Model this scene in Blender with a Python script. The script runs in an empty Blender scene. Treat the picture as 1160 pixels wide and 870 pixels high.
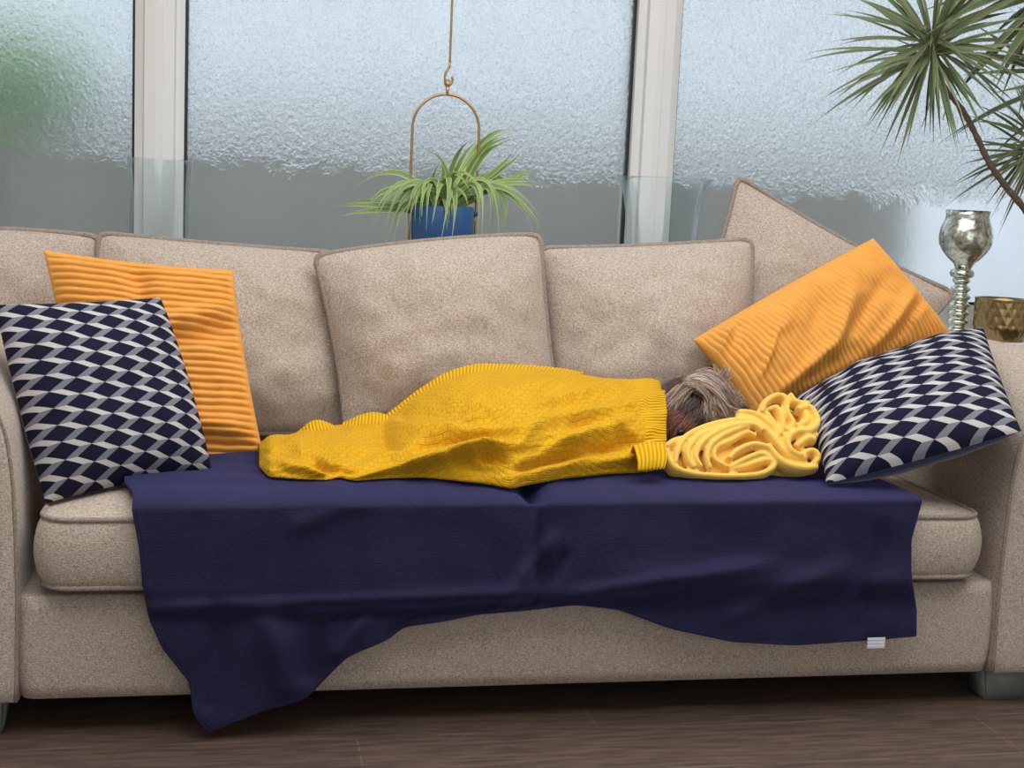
import bpy, bmesh, math, random
from mathutils import Vector, Matrix, noise
C = bpy.context.scene
COL = C.collection
PI = math.pi
random.seed(7)

# ------------------------------------------------------------------ camera
CAM = Vector((-0.5894, -2.4457, 1.0179)); YAW, PITCH, ROLL, FPX = 0.2038, 0.137, 0.0455, 1500.0
cy, sy, cp, sp = math.cos(YAW), math.sin(YAW), math.cos(PITCH), math.sin(PITCH)
FW = Vector((sy*cp, cy*cp, -sp)); R0 = Vector((cy, -sy, 0)); U0 = R0.cross(FW)
RT = math.cos(ROLL)*R0 + math.sin(ROLL)*U0
UP = -math.sin(ROLL)*R0 + math.cos(ROLL)*U0
cd = bpy.data.cameras.new('camera'); cam = bpy.data.objects.new('camera', cd); COL.objects.link(cam)
cd.sensor_width = 36; cd.lens = FPX/1160*36; cd.clip_start = 0.05
m = Matrix((RT, UP, -FW)).transposed().to_4x4(); m.translation = CAM
cam.matrix_world = m
C.camera = cam

# ------------------------------------------------------------------ light
C.view_settings.view_transform = 'Standard'; C.view_settings.look = 'None'
C.view_settings.gamma = 1; C.view_settings.use_curve_mapping = False
C.view_settings.exposure = 0.0
world = bpy.data.worlds.new('overcast_sky'); C.world = world; world.use_nodes = True
wn = world.node_tree.nodes; wl = world.node_tree.links
bg = wn['Background']; bg.inputs['Strength'].default_value = 1.2
wtc = wn.new('ShaderNodeTexCoord'); wns = wn.new('ShaderNodeTexNoise'); wcr = wn.new('ShaderNodeValToRGB')
wns.inputs['Scale'].default_value = 2.2; wns.inputs['Detail'].default_value = 2
wcr.color_ramp.elements[0].position = .35; wcr.color_ramp.elements[0].color = (.66, .74, .84, 1)
wcr.color_ramp.elements[1].position = .66; wcr.color_ramp.elements[1].color = (.86, .94, 1.0, 1)
wl.new(wtc.outputs['Generated'], wns.inputs['Vector']); wl.new(wns.outputs['Fac'], wcr.inputs['Fac'])
wl.new(wcr.outputs['Color'], bg.inputs['Color'])

def area(name, loc, rot, sx, sz, power, col):
    l = bpy.data.lights.new(name, 'AREA'); l.shape = 'RECTANGLE'; l.size = sx; l.size_y = sz
    l.energy = power; l.color = col
    o = bpy.data.objects.new(name, l); COL.objects.link(o); o.location = loc; o.rotation_euler = rot
    return o
area('skylight_daylight', (0.1, -.72, 2.62), (0, 0, 0), 3.2, 2.1, 63, (1.0, .975, .95))
area('garden_door_daylight', (0.3, -4.05, 1.25), (math.radians(90), 0, 0), 2.6, 2.0, 10, (1.0, .96, .92))

# ------------------------------------------------------------------ helpers
def un(px, py):
    return (FW + RT*((px-580)/FPX) - UP*((py-435)/FPX))
def at(px, py, y=None, z=None, x=None):
    d = un(px, py)
    if y is not None: t = (y-CAM.y)/d.y
    elif z is not None: t = (z-CAM.z)/d.z
    else: t = (x-CAM.x)/d.x
    return CAM + d*t
def atp(px, py, P, N):
    d = un(px, py); return CAM + d*((P-CAM).dot(N)/d.dot(N))

def thing(name, label, cat, loc=(0, 0, 0), group=None):
    o = bpy.data.objects.new(name, None); COL.objects.link(o); o.location = loc
    o.empty_display_size = .1
    return tag(o, label, cat, group)
def tag(o, label, cat, group=None):
    o['label'] = label; o['category'] = cat
    if group: o['group'] = group
    return o
def org(o):
    p = Vector(o.location)
    while o.parent: o = o.parent; p = p + Vector(o.location)
    return p
def obj(name, bm, mt, parent=None, smooth=True, base=None, label=None):
    """bm in world coordinates -> one mesh object whose origin sits at base"""
    me = bpy.data.meshes.new(name)
    po = org(parent) if parent else Vector((0, 0, 0))
    b = Vector(base) if base is not None else po
    for v in bm.verts: v.co -= b
    bm.normal_update(); bm.to_mesh(me); bm.free()
    if smooth:
        for p in me.polygons: p.use_smooth = True
    for m_ in (mt if isinstance(mt, (list, tuple)) else [mt]): me.materials.append(m_)
    o = bpy.data.objects.new(name, me); COL.objects.link(o)
    if parent: o.parent = parent
    o.location = b - po
    if label: o['label'] = label
    return o
def struct(name, bm, mt, smooth=False, parent=None):
    o = obj(name, bm, mt, parent, smooth)
    if not parent: o['kind'] = 'structure'
    return o
def box(bm, a, b, bev=0):
    v = [bm.verts.new((x, y, z)) for x in (a[0], b[0]) for y in (a[1], b[1]) for z in (a[2], b[2])]
    q = [(0, 1, 3, 2), (4, 6, 7, 5), (0, 4, 5, 1), (2, 3, 7, 6), (0, 2, 6, 4), (1, 5, 7, 3)]
    fs = [bm.faces.new([v[i] for i in f]) for f in q]
    if bev:
        es = list({e for f in fs for e in f.edges})
        bmesh.ops.bevel(bm, geom=es, offset=bev, segments=2, affect='EDGES', profile=.5)
    return bm
def catmull(pts, n, closed=False):
    pts = [Vector(p) for p in pts]; out = []
    N = len(pts); rng = N if closed else N-1
    for i in range(rng):
        if closed: a, b, c, d = pts[(i-1) % N], pts[i], pts[(i+1) % N], pts[(i+2) % N]
        else: a, b, c, d = pts[max(i-1, 0)], pts[i], pts[i+1], pts[min(i+2, N-1)]
        for k in range(n):
            t = k/n
            out.append(.5*((2*b)+(c-a)*t+(2*a-5*b+4*c-d)*t*t+(3*b-a-3*c+d)*t**3))
    if not closed: out.append(pts[-1])
    return out
def tube(bm, pts, r, seg=8, closed=False, cap=True, flat=1.0, nrm=None):
    pts = [Vector(p) for p in pts]; n = len(pts)
    rings = []; prev = None
    for i, p in enumerate(pts):
        a = pts[(i-1) % n] if (closed or i > 0) else pts[i]
        b = pts[(i+1) % n] if (closed or i < n-1) else pts[i]
        t = (b-a).normalized() if (b-a).length > 1e-9 else Vector((0, 0, 1))
        if prev is None:
            u = Vector(nrm) if nrm is not None else (Vector((0, 0, 1)) if abs(t.z) < .9 else Vector((1, 0, 0)))
        else: u = prev
        u = (u - t*u.dot(t)).normalized(); prev = u; w = t.cross(u)
        rr = r[i] if isinstance(r, (list, tuple)) else r
        rings.append([bm.verts.new(p + u*(math.cos(2*PI*k/seg)*rr) + w*(math.sin(2*PI*k/seg)*rr*flat)) for k in range(seg)])
    for i in range(n if closed else n-1):
        A, B = rings[i], rings[(i+1) % n]
        for k in range(seg): bm.faces.new((A[k], A[(k+1) % seg], B[(k+1) % seg], B[k]))
    if cap and not closed:
        bm.faces.new(rings[0][::-1]); bm.faces.new(rings[-1])
    return bm
def lathe(bm, prof, c, seg=48, dr=None, closed=False):
    c = Vector(c); rings = []
    for j, (r, z) in enumerate(prof):
        ring = []
        for k in range(seg):
            th = 2*PI*k/seg; rr = r + (dr(th, z, j) if dr else 0)
            ring.append(bm.verts.new(c + Vector((rr*math.cos(th), rr*math.sin(th), z))))
        rings.append(ring)
    m_ = len(rings)
    for j in range(m_ if closed else m_-1):
        A, B = rings[j], rings[(j+1) % m_]
        for k in range(seg): bm.faces.new((A[k], A[(k+1) % seg], B[(k+1) % seg], B[k]))
    if not closed:
        bm.faces.new(rings[0][::-1]); bm.faces.new(rings[-1])
    return bm
def nz(x, y, z=0): return noise.noise(Vector((x, y, z)))
def sm(a, b, x):
    t = min(1, max(0, (x-a)/(b-a))); return t*t*(3-2*t)
def gs(x, c, w): return math.exp(-((x-c)/w)**2)
def interp(pts, x):
    if x <= pts[0][0]: return pts[0][1]
    for (a, b), (c, d) in zip(pts, pts[1:]):
        if x <= c: return b+(d-b)*(x-a)/(c-a)
    return pts[-1][1]
def smooth_interp(pts, x, w=6):
    return sum(interp(pts, x+k*w/2) for k in (-2, -1, 0, 1, 2))/5

# ------------------------------------------------------------------ materials
def s2l(c):
    return tuple((v/255/12.92 if v/255 <= .04045 else ((v/255+.055)/1.055)**2.4) for v in c)+(1,)
class M:
    def __init__(s, name, rgb=(128, 128, 128), rough=.8, metal=0, **kw):
        s.m = bpy.data.materials.new(name); s.m.use_nodes = True; s.t = s.m.node_tree
        s.n = s.t.nodes; s.b = s.n['Principled BSDF']; s.out = s.n['Material Output']
        s.b.inputs['Base Color'].default_value = s2l(rgb); s.b.inputs['Roughness'].default_value = rough
        s.b.inputs['Metallic'].default_value = metal
        for k, v in kw.items(): s.b.inputs[k.replace('_', ' ')].default_value = v
        if rough >= .7 and not metal: s.b.inputs['Specular IOR Level'].default_value = .2
        s._tc = None
    def new(s, t, **kw):
        n = s.n.new('ShaderNode'+t)
        for k, v in kw.items():
            if k.startswith('i_'):
                key = k[2:].replace('_', ' ')
                n.inputs[int(key) if key.isdigit() else key].default_value = v
            else: setattr(n, k, v)
        return n
    def tc(s, which='Object'):
        if not s._tc: s._tc = s.new('TexCoord')
        return s._tc.outputs[which]
    def link(s, a, b): s.t.links.new(a, b)
    def math(s, op, a, b=None, c=None):
        n = s.new('Math', operation=op)
        for i, v in enumerate((a, b, c)):
            if v is None: continue
            if isinstance(v, (int, float)): n.inputs[i].default_value = v
            else: s.link(v, n.inputs[i])
        return n.outputs[0]
    def mapping(s, vec, scale=(1, 1, 1), rot=(0, 0, 0), loc=(0, 0, 0)):
        n = s.new('Mapping'); n.inputs['Scale'].default_value = scale; n.inputs['Rotation'].default_value = rot
        n.inputs['Location'].default_value = loc
        s.link(vec, n.inputs['Vector']); return n.outputs[0]
    def noise(s, vec, scale, detail=2, rough=.5):
        n = s.new('TexNoise'); n.inputs['Scale'].default_value = scale; n.inputs['Detail'].default_value = detail
        n.inputs['Roughness'].default_value = rough
        s.link(vec, n.inputs['Vector']); return n.outputs['Fac']
    def mix(s, fac, a, b):
        n = s.new('Mix', data_type='RGBA')
        for i, v in ((0, fac), (6, a), (7, b)):
            if isinstance(v, (int, float)): n.inputs[i].default_value = v
            elif isinstance(v, tuple): n.inputs[i].default_value = v if len(v) == 4 else s2l(v)
            else: s.link(v, n.inputs[i])
        return n.outputs[2]
    def ramp(s, fac, stops):
        n = s.new('ValToRGB'); e = n.color_ramp.elements
        while len(e) < len(stops): e.new(.5)
        for el, (p, c) in zip(e, stops): el.position = p; el.color = s2l(c)
        s.link(fac, n.inputs[0]); return n.outputs[0]
    def color(s, o): s.link(o, s.b.inputs['Base Color']); return s
    def bump(s, h, dist=.002, strength=.6):
        n = s.new('Bump'); n.inputs['Strength'].default_value = strength; n.inputs['Distance'].default_value = dist
        s.link(h, n.inputs['Height']); s.link(n.outputs[0], s.b.inputs['Normal']); return s

def fabric_mat(name, c1, c2, c3):
    """woven tweed: crossed short threads"""
    a = M(name, c1, .95)
    tc = a.tc('Object')
    n1 = a.noise(a.mapping(tc, (1, .6, 5)), 130, 2, .6)
    n2 = a.noise(a.mapping(tc, (5, 2, 1)), 130, 2, .6)
    n3 = a.noise(a.mapping(tc, (1, 1, 1.6)), 260, 1)
    w = a.math('ADD', a.math('MULTIPLY', n1, .5), a.math('MULTIPLY', n2, .5))
    w = a.math('ADD', a.math('MULTIPLY', w, .62), a.math('MULTIPLY', n3, .38))
    big = a.noise(tc, 5, 2)
    col = a.ramp(w, [(.34, c3), (.49, c1), (.64, c2)])
    dk = tuple(int(v*.93) for v in c1)
    col = a.mix(a.math('MULTIPLY', big, .3), col, dk)
    a.color(col).bump(w, .0035, .75)
    a.b.inputs['Sheen Weight'].default_value = .15
    return a.m
BEIGE = fabric_mat('beige_tweed', (184, 168, 153), (220, 207, 193), (134, 118, 106))
PIPE = fabric_mat('beige_piping', (150, 136, 124), (184, 170, 157), (108, 95, 85))

def cord_mat():
    a = M('orange_corduroy', (226, 148, 52), .75)
    n = a.noise(a.mapping(a.tc('UV'), (30, 4, 1)), 12, 3)
    n2 = a.noise(a.tc('Object'), 8, 2)
    c = a.mix(n2, (236, 166, 76), (224, 148, 60)); c = a.mix(a.math('MULTIPLY', n, .35), c, (246, 188, 106))
    a.color(c).bump(n, .002, .5)
    a.b.inputs['Sheen Weight'].default_value = .35; a.b.inputs['Sheen Tint'].default_value = s2l((255, 200, 120))
    return a.m
CORD = cord_mat()

def pattern_mat():
    a = M('navy_white_jacquard', (20, 22, 48), .85)
    sep = a.new('SeparateXYZ'); a.link(a.tc('UV'), sep.inputs[0]); u, v = sep.outputs[0], sep.outputs[1]
    A = a.math('MULTIPLY', u, 6.8)
    B = a.math('SUBTRACT', a.math('MULTIPLY', a.math('SUBTRACT', 1.0, v), 12.0), a.math('MULTIPLY', A, .5))
    af = a.math('FRACT', a.math('ADD', A, 20.15)); bf = a.math('FRACT', a.math('ADD', B, 20.3))
    ib = a.math('SUBTRACT', 1.0, bf)
    R = a.math('MINIMUM', a.math('MULTIPLY', bf, 2.85), a.math('MULTIPLY', ib, .7125))
    L = a.math('SUBTRACT', 1.0, a.math('MINIMUM', a.math('MULTIPLY', bf, .7125), a.math('MULTIPLY', ib, 2.85)))
    light = a.math('MULTIPLY', a.math('GREATER_THAN', af, R), a.math('LESS_THAN', af, L))
    w1 = a.math('LESS_THAN', bf, a.math('MULTIPLY', a.math('SUBTRACT', 1.0, af), .465))
    w2 = a.math('GREATER_THAN', bf, a.math('SUBTRACT', 1.0, a.math('MULTIPLY', af, .465)))
    w1 = a.math('MULTIPLY', w1, a.math('LESS_THAN', bf, .5)); w2 = a.math('MULTIPLY', w2, a.math('GREATER_THAN', bf, .5))
    wh = a.math('MAXIMUM', w1, w2)
    thr = a.noise(a.tc('UV'), 220, 1)
    c = a.mix(wh, (128, 128, 138), (206, 202, 197))
    c = a.mix(light, (18, 18, 44), c)
    c = a.mix(a.math('MULTIPLY', thr, .25), c, (40, 40, 60))
    h = a.math('ADD', a.math('MULTIPLY', light, .8), a.math('MULTIPLY', thr, .5))
    a.color(c).bump(h, .0015, .5)
    return a.m
PATT = pattern_mat()
def simple(name, rgb, rgb2, scale, rough=.85, bump=.4, dist=.002, **kw):
    a = M(name, rgb, rough, **kw)
    n = a.noise(a.tc('Object'), scale, 3)
    a.color(a.mix(n, rgb, rgb2)).bump(n, dist, bump); return a
NAVYBACK = simple('navy_velvet_back', (24, 42, 82), (30, 52, 98), 40, .7, Sheen_Weight=.4).m
def throw_mat():
    a = M('navy_fleece', (40, 40, 88), .9)
    tc = a.tc('Object')
    n = a.noise(tc, 9, 4, .6); f = a.noise(a.mapping(tc, (1, 1, 2.5)), 120, 3)
    c = a.mix(n, (31, 31, 54), (45, 43, 75)); a.color(c)
    a.bump(a.math('ADD', a.math('MULTIPLY', f, .5), n), .006, .5)
    a.b.inputs['Sheen Weight'].default_value = .5; a.b.inputs['Sheen Roughness'].default_value = .4
    a.b.inputs['Sheen Tint'].default_value = s2l((120, 125, 220))
    return a.m
NAVY = throw_mat()
def knit_mat():
    a = M('mustard_basket_knit', (226, 174, 24), .9)
    uv = a.tc('UV'); S = 1/.0175
    sep = a.new('SeparateXYZ'); a.link(uv, sep.inputs[0]); u, v = sep.outputs[0], sep.outputs[1]
    V = a.math('MULTIPLY', v, S*1.25); U = a.math('ADD', a.math('MULTIPLY', u, S), a.math('MULTIPLY', a.math('FLOOR', V), .5))
    chk = a.math('MODULO', a.math('ADD', a.math('FLOOR', U), a.math('FLOOR', V)), 2.0)
    chk = a.math('ABSOLUTE', chk)
    fu = a.math('ABSOLUTE', a.math('SINE', a.math('MULTIPLY', U, PI*3)))
    fv = a.math('ABSOLUTE', a.math('SINE', a.math('MULTIPLY', V, PI*3)))
    hh = a.math('ADD', a.math('MULTIPLY', chk, fu), a.math('MULTIPLY', a.math('SUBTRACT', 1.0, chk), fv))
    pu = a.math('SINE', a.math('MULTIPLY', a.math('FRACT', U), PI)); pv = a.math('SINE', a.math('MULTIPLY', a.math('FRACT', V), PI))
    puff = a.math('POWER', a.math('MULTIPLY', pu, pv), .4)
    h = a.math('ADD', a.math('MULTIPLY', hh, .35), a.math('ADD', a.math('MULTIPLY', puff, .7), a.math('MULTIPLY', chk, .45)))
    n = a.noise(a.tc('Object'), 14, 3)
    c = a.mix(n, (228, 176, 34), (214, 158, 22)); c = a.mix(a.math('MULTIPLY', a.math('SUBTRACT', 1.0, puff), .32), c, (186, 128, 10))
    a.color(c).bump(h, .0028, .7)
    a.b.inputs['Sheen Weight'].default_value = .3; a.b.inputs['Sheen Tint'].default_value = s2l((255, 220, 90))
    return a.m
KNIT = knit_mat()
def rib_mat():
    a = M('mustard_ribbing', (226, 172, 26), .9)
    sep = a.new('SeparateXYZ'); a.link(a.tc('UV'), sep.inputs[0])
    h = a.math('ABSOLUTE', a.math('SINE', a.math('MULTIPLY', sep.outputs[0], PI/.0075)))
    c = a.mix(h, (208, 150, 18), (234, 182, 34))
    a.color(c).bump(h, .003, .8); a.b.inputs['Sheen Weight'].default_value = .1; a.b.inputs['Sheen Tint'].default_value = s2l((255, 220, 90))
    return a.m
RIB = rib_mat()
FLEECE = simple('pale_yellow_fleece', (246, 204, 104), (240, 190, 82), 60, .9, .5, Sheen_Weight=.5, Sheen_Tint=(1, .85, .5, 1)).m
WHITE = simple('white_upvc', (228, 227, 224), (222, 221, 218), 3, .35, .02).m
GASKET = M('black_gasket', (28, 34, 42), .5).m
def glass_mat():
    a = M('condensed_glass', (244, 250, 252), .13, Transmission_Weight=1.0, IOR=1.3)
    tc = a.tc('Object')
    sep = a.new('SeparateXYZ'); a.link(tc, sep.inputs[0])
    edge = a.noise(tc, 14, 5, .7)
    hgt = a.math('ADD', sep.outputs[2], a.math('MULTIPLY', a.math('SUBTRACT', edge, .5), .20))
    up = a.new('MapRange', interpolation_type='SMOOTHSTEP'); a.link(hgt, up.inputs[0])
    up.inputs[1].default_value = 1.055; up.inputs[2].default_value = 1.14
    up = up.outputs[0]
    vor = a.new('TexVoronoi', i_Scale=100.0, feature='SMOOTH_F1'); a.link(a.mapping(tc, (1, 1, .8)), vor.inputs['Vector'])
    fine = a.noise(tc, 330, 2, .7); mid = a.noise(tc, 60, 3, .6)
    h = a.math('ADD', a.math('MULTIPLY', vor.outputs['Distance'], 1.0), a.math('ADD', a.math('MULTIPLY', fine, .9), a.math('MULTIPLY', mid, 1.1)))
    h = a.math('MULTIPLY', h, a.math('ADD', a.math('MULTIPLY', up, .93), .07))
    a.bump(h, .0034, 1.0)
    a.link(a.math('ADD', a.math('MULTIPLY', up, -.13), .27), a.b.inputs['Roughness'])
    tr = a.new('BsdfTranslucent'); tr.inputs['Color'].default_value = (.80, .84, .86, 1)
    sp = a.new('MapRange', interpolation_type='SMOOTHSTEP'); a.link(a.noise(tc, 130, 3, .7), sp.inputs[0]); sp.inputs[1].default_value = .5; sp.inputs[2].default_value = .66
    spk = a.math('MULTIPLY', a.math('MULTIPLY', sp.outputs[0], up), .2)
    mx = a.new('MixShader'); a.link(a.math('ADD', spk, a.math('ADD', a.math('MULTIPLY', a.noise(tc, 6, 3), .14), .06)), mx.inputs[0])
    a.link(a.b.outputs[0], mx.inputs[1]); a.link(tr.outputs[0], mx.inputs[2]); a.link(mx.outputs[0], a.out.inputs['Surface'])
    return a.m
PANE = glass_mat()
def thin_glass():
    a = M('clear_glass', (248, 252, 252), .03)
    tr = a.new('BsdfTransparent'); tr.inputs[0].default_value = (.96, .98, .985, 1)
    gl = a.new('BsdfGlossy'); gl.inputs['Roughness'].default_value = .04; gl.inputs['Color'].default_value = (.9, .95, .97, 1)
    fr = a.new('LayerWeight'); fr.inputs['Blend'].default_value = .15
    mx = a.new('MixShader'); a.link(a.math('MULTIPLY', fr.outputs['Fresnel'], .45), mx.inputs[0]); a.link(tr.outputs[0], mx.inputs[1]); a.link(gl.outputs[0], mx.inputs[2])
    a.link(mx.outputs[0], a.out.inputs['Surface']); return a.m
CLEAR = thin_glass()
BRASS = M('brushed_brass', (186, 150, 100), .35, .9).m
BLUEPOT = simple('matt_blue_pot', (44, 88, 140), (40, 82, 134), 20, .45, .05).m
SOIL = simple('dark_soil', (42, 30, 22), (66, 50, 38), 60).m
def leaf_mat(name, c1, c2, c3):
    a = M(name, c1, .5); sep = a.new('SeparateXYZ'); a.link(a.tc('UV'), sep.inputs[0])
    g = a.new('NewGeometry')
    c = a.mix(g.outputs['Random Per Island'], c1, c2)
    e = a.math('GREATER_THAN', a.math('ABSOLUTE', a.math('SUBTRACT', sep.outputs[0], .5)), .36)
    c = a.mix(e, c, c3); a.color(c)
    a.b.inputs['Subsurface Weight'].default_value = 0
    return a.m
SPIDER = leaf_mat('grassy_leaf', (88, 120, 66), (142, 166, 92), (176, 192, 116))
DRAC = leaf_mat('dragon_tree_leaf', (72, 108, 64), (124, 144, 98), (150, 130, 108))
BARK = simple('dragon_tree_bark', (122, 104, 88), (92, 76, 64), 60, .9, .8, .004).m
def mercury():
    a = M('mercury_glass', (205, 208, 196), .16, .92)
    n = a.noise(a.tc('Object'), 70, 4, .7); n2 = a.noise(a.tc('Object'), 22, 3)
    c = a.ramp(n, [(.38, (164, 168, 150)), (.5, (214, 218, 204)), (.66, (244, 244, 236))]); a.color(c)
    a.link(a.math('MULTIPLY', n, .45), a.b.inputs['Roughness']); a.bump(n2, .004, .6); return a.m
MERC = mercury()
GOLD = M('hammered_gold', (172, 148, 104), .34, 1.0).m
GREYFOOT = simple('grey_painted_wood', (128, 132, 128), (116, 120, 117), 12, .6, .1).m
def floor_mat():
    a = M('dark_oak_laminate', (92, 78, 70), .42)
    tc = a.tc('Object')
    br = a.new('TexBrick'); a.link(a.mapping(tc, (1, 1, 1), loc=(1.17, .242, 0)), br.inputs['Vector'])
    br.offset = .37; br.inputs['Scale'].default_value = 1; br.inputs['Brick Width'].default_value = 1.28
    br.inputs['Row Height'].default_value = .19; br.inputs['Mortar Size'].default_value = .0016
    br.inputs['Color1'].default_value = s2l((100, 82, 71)); br.inputs['Color2'].default_value = s2l((80, 67, 59))
    br.inputs['Mortar'].default_value = s2l((122, 108, 98))
    g = a.noise(a.mapping(tc, (1.5, 16, 1)), 5, 5, .65); k = a.noise(a.mapping(tc, (1, 3, 1)), 4, 3)
    gc = a.new('MapRange', interpolation_type='SMOOTHSTEP'); a.link(g, gc.inputs[0]); gc.inputs[1].default_value = .38; gc.inputs[2].default_value = .62
    c = a.mix(a.math('MULTIPLY', gc.outputs[0], .8), br.outputs['Color'], (58, 46, 40)); c = a.mix(a.math('MULTIPLY', k, .35), c, (114, 98, 88))
    a.color(c).bump(a.math('SUBTRACT', g, a.math('MULTIPLY', br.outputs['Fac'], .5)), .001, .3); return a.m
WALL = simple('cream_plaster', (222, 214, 204), (216, 208, 198), 30, .9, .08).m
FENCE = simple('grey_rendered_garden_wall', (204, 196, 184), (158, 152, 142), 2.0, .95, .3, .004).m
BUSH = simple('garden_bush_leaf', (140, 214, 84), (104, 180, 66), 7, .8, .3).m
BUSHD = simple('dark_bush_leaf', (70, 84, 58), (52, 62, 46), 7, .8, .3).m
def bushmat():
    a = M('bright_bush_leaf', (150, 224, 80), .7); tr = a.new('BsdfTranslucent'); tr.inputs['Color'].default_value = s2l((160, 235, 80))
    mx = a.new('MixShader'); mx.inputs[0].default_value = .5; a.link(a.b.outputs[0], mx.inputs[1]); a.link(tr.outputs[0], mx.inputs[2]); a.link(mx.outputs[0], a.out.inputs['Surface']); return a.m
BUSH = bushmat()
LAWN = simple('garden_paving', (120, 122, 116), (100, 104, 98), 3, .95, .3).m

# ------------------------------------------------------------------ room
X0, X1, Y0, Y1, ZC = -2.3, 2.7, -4.2, 1.3, 2.5
bm = bmesh.new(); box(bm, (X0-.1, Y0-.1, -.08), (X1+.1, Y1+.16, 0)); struct('floor', bm, floor_mat())
bm = bmesh.new()   # ceiling with a rooflight opening
box(bm, (X0, Y0, ZC), (X1, -1.95, ZC+.1)); box(bm, (X0, .5, ZC), (X1, Y1+.16, ZC+.1))
box(bm, (X0, -1.95, ZC), (-1.6, .5, ZC+.1)); box(bm, (1.8, -1.95, ZC), (X1, .5, ZC+.1)); struct('ceiling', bm, WALL)
bm = bmesh.new(); box(bm, (X0-.1, Y0-.1, 0), (X0, Y1+.16, ZC+.1)); struct('wall_left', bm, WALL)
bm = bmesh.new(); box(bm, (X1, Y0-.1, 0), (X1+.1, Y1+.16, ZC+.1)); struct('wall_right', bm, WALL)
bm = bmesh.new()
box(bm, (X0, Y0-.1, 0), (-1.0, Y0, ZC)); box(bm, (1.6, Y0-.1, 0), (X1, Y0, ZC)); box(bm, (-1.0, Y0-.1, 2.25), (1.6, Y0, ZC))
struct('wall_front', bm, WALL)
SILL = .675
bm = bmesh.new(); box(bm, (X0, Y1-.02, 0), (X1, Y1+.16, SILL-.035)); box(bm, (X0, Y1, 2.25), (X1, Y1+.16, ZC)); struct('wall_back', bm, WALL)
bm = bmesh.new(); box(bm, (X0, 1.03, SILL-.035), (X1, Y1+.1, SILL), .006); struct('trim_1', bm, WHITE)
XL0, XL1 = -.881, -.752
XR0, XR1 = .505, .635
def post(n, a, b, lean=0.0):
    bm = bmesh.new()
    w = b-a
    prof = [(a, .10), (a, .0), (a+.012, -.006), (a+.022, -.008), (a+.026, -.024), (a+w*.42, -.028), (a+w*.56, -.028), (a+w*.575, -.026),
            (b-.026, -.024), (b-.022, -.008), (b-.012, -.006), (b, 0), (b, .10)]
    lo = [bm.verts.new((x, Y1+y, SILL)) for x, y in prof]; hi = [bm.verts.new((x, Y1+y, 2.26)) for x, y in prof]
    for i in range(len(prof)):
        j = (i+1) % len(prof); bm.faces.new((lo[i], lo[j], hi[j], hi[i]))
    bm.faces.new(lo[::-1]); bm.faces.new(hi)
    bmesh.ops.recalc_face_normals(bm, faces=bm.faces)
    struct(n, bm, WHITE)
post('trim_2', XL0, XL1); post('trim_3', XR0, XR1)
def window(n, a, b):
    bm = bmesh.new(); yy = Y1+.035
    fb = .087
    box(bm, (a, Y1, SILL), (b, Y1+.1, SILL+fb)); box(bm, (a, Y1, 2.2), (b, Y1+.1, 2.25))
    w = struct(n, bm, WHITE)
    g = bmesh.new(); gw = .008
    box(g, (a, yy-.014, SILL+fb), (a+gw, yy+.01, 2.2)); box(g, (b-gw, yy-.014, SILL+fb), (b, yy+.01, 2.2))
    box(g, (a+gw, yy-.014, SILL+fb), (b-gw, yy+.01, SILL+fb+gw)); box(g, (a+gw, yy-.014, 2.2-gw), (b-gw, yy+.01, 2.2))
    obj('gasket', g, GASKET, w, False)
    p = bmesh.new(); box(p, (a+gw*.5, yy-.006, SILL+fb+gw*.5), (b-gw*.5, yy+.006, 2.2-gw*.5))
    obj('window_pane', p, PANE, w, False, label='condensation-covered glass pane')
window('window_1', X0, XL0); window('window_2', XL1, XR0); window('window_3', XR1, X1)

# outdoors beyond the glass
bm = bmesh.new(); box(bm, (-6, Y1+.17, -.2), (8, 9, -.05)); o = struct('ground', bm, LAWN)
YF = 2.5
zf = at(560, 172, y=YF).z
bm = bmesh.new(); xe = at(1035, 200, y=YF).x
box(bm, (-5, YF, -.1), (xe, YF+.2, zf)); box(bm, (-5, YF-.03, zf), (xe+.03, YF+.23, zf+.035), .005)
o = obj('garden_wall', bm, FENCE, None, False, base=(0, YF, -.1)); tag(o, 'low grey garden wall outside, seen blurred through the steamed-up windows', 'garden wall')
def bush(name, c, r, n, mt, label):
    bm = bmesh.new(); c = Vector(c)
    for i in range(n):
        d = Vector((random.gauss(0, 1), random.gauss(0, 1), random.gauss(0, 1))).normalized()*random.uniform(.55, 1)
        p = c+Vector((d.x*r[0], d.y*r[1], d.z*r[2])); s = random.uniform(.03, .055)
        a = Vector((random.gauss(0, 1), random.gauss(0, 1), random.gauss(0, 1))).normalized(); b = a.orthogonal().normalized()
        vs = [p+a*s, p+b*s*.5, p-a*s, p-b*s*.5]; bm.faces.new([bm.verts.new(q) for q in vs])
    t = thing(name, label, 'bush', (c.x, c.y, -.05))
    obj('foliage', bm, mt, t, False)
    bs = bmesh.new(); tube(bs, [(c.x, c.y, -.05), (c.x+.02, c.y, c.z*.5), (c.x-.02, c.y, c.z)], [.006, .006, .004], 8); obj('stem', bs, BARK, t)
cB = at(15, 92, y=1.8)
bush('garden_bush', (cB.x-.04, 1.85, cB.z+.005), (.24, .14, .145), 6000, BUSH, 'bright green bush outside the left window, blurred by wet glass')

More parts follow.
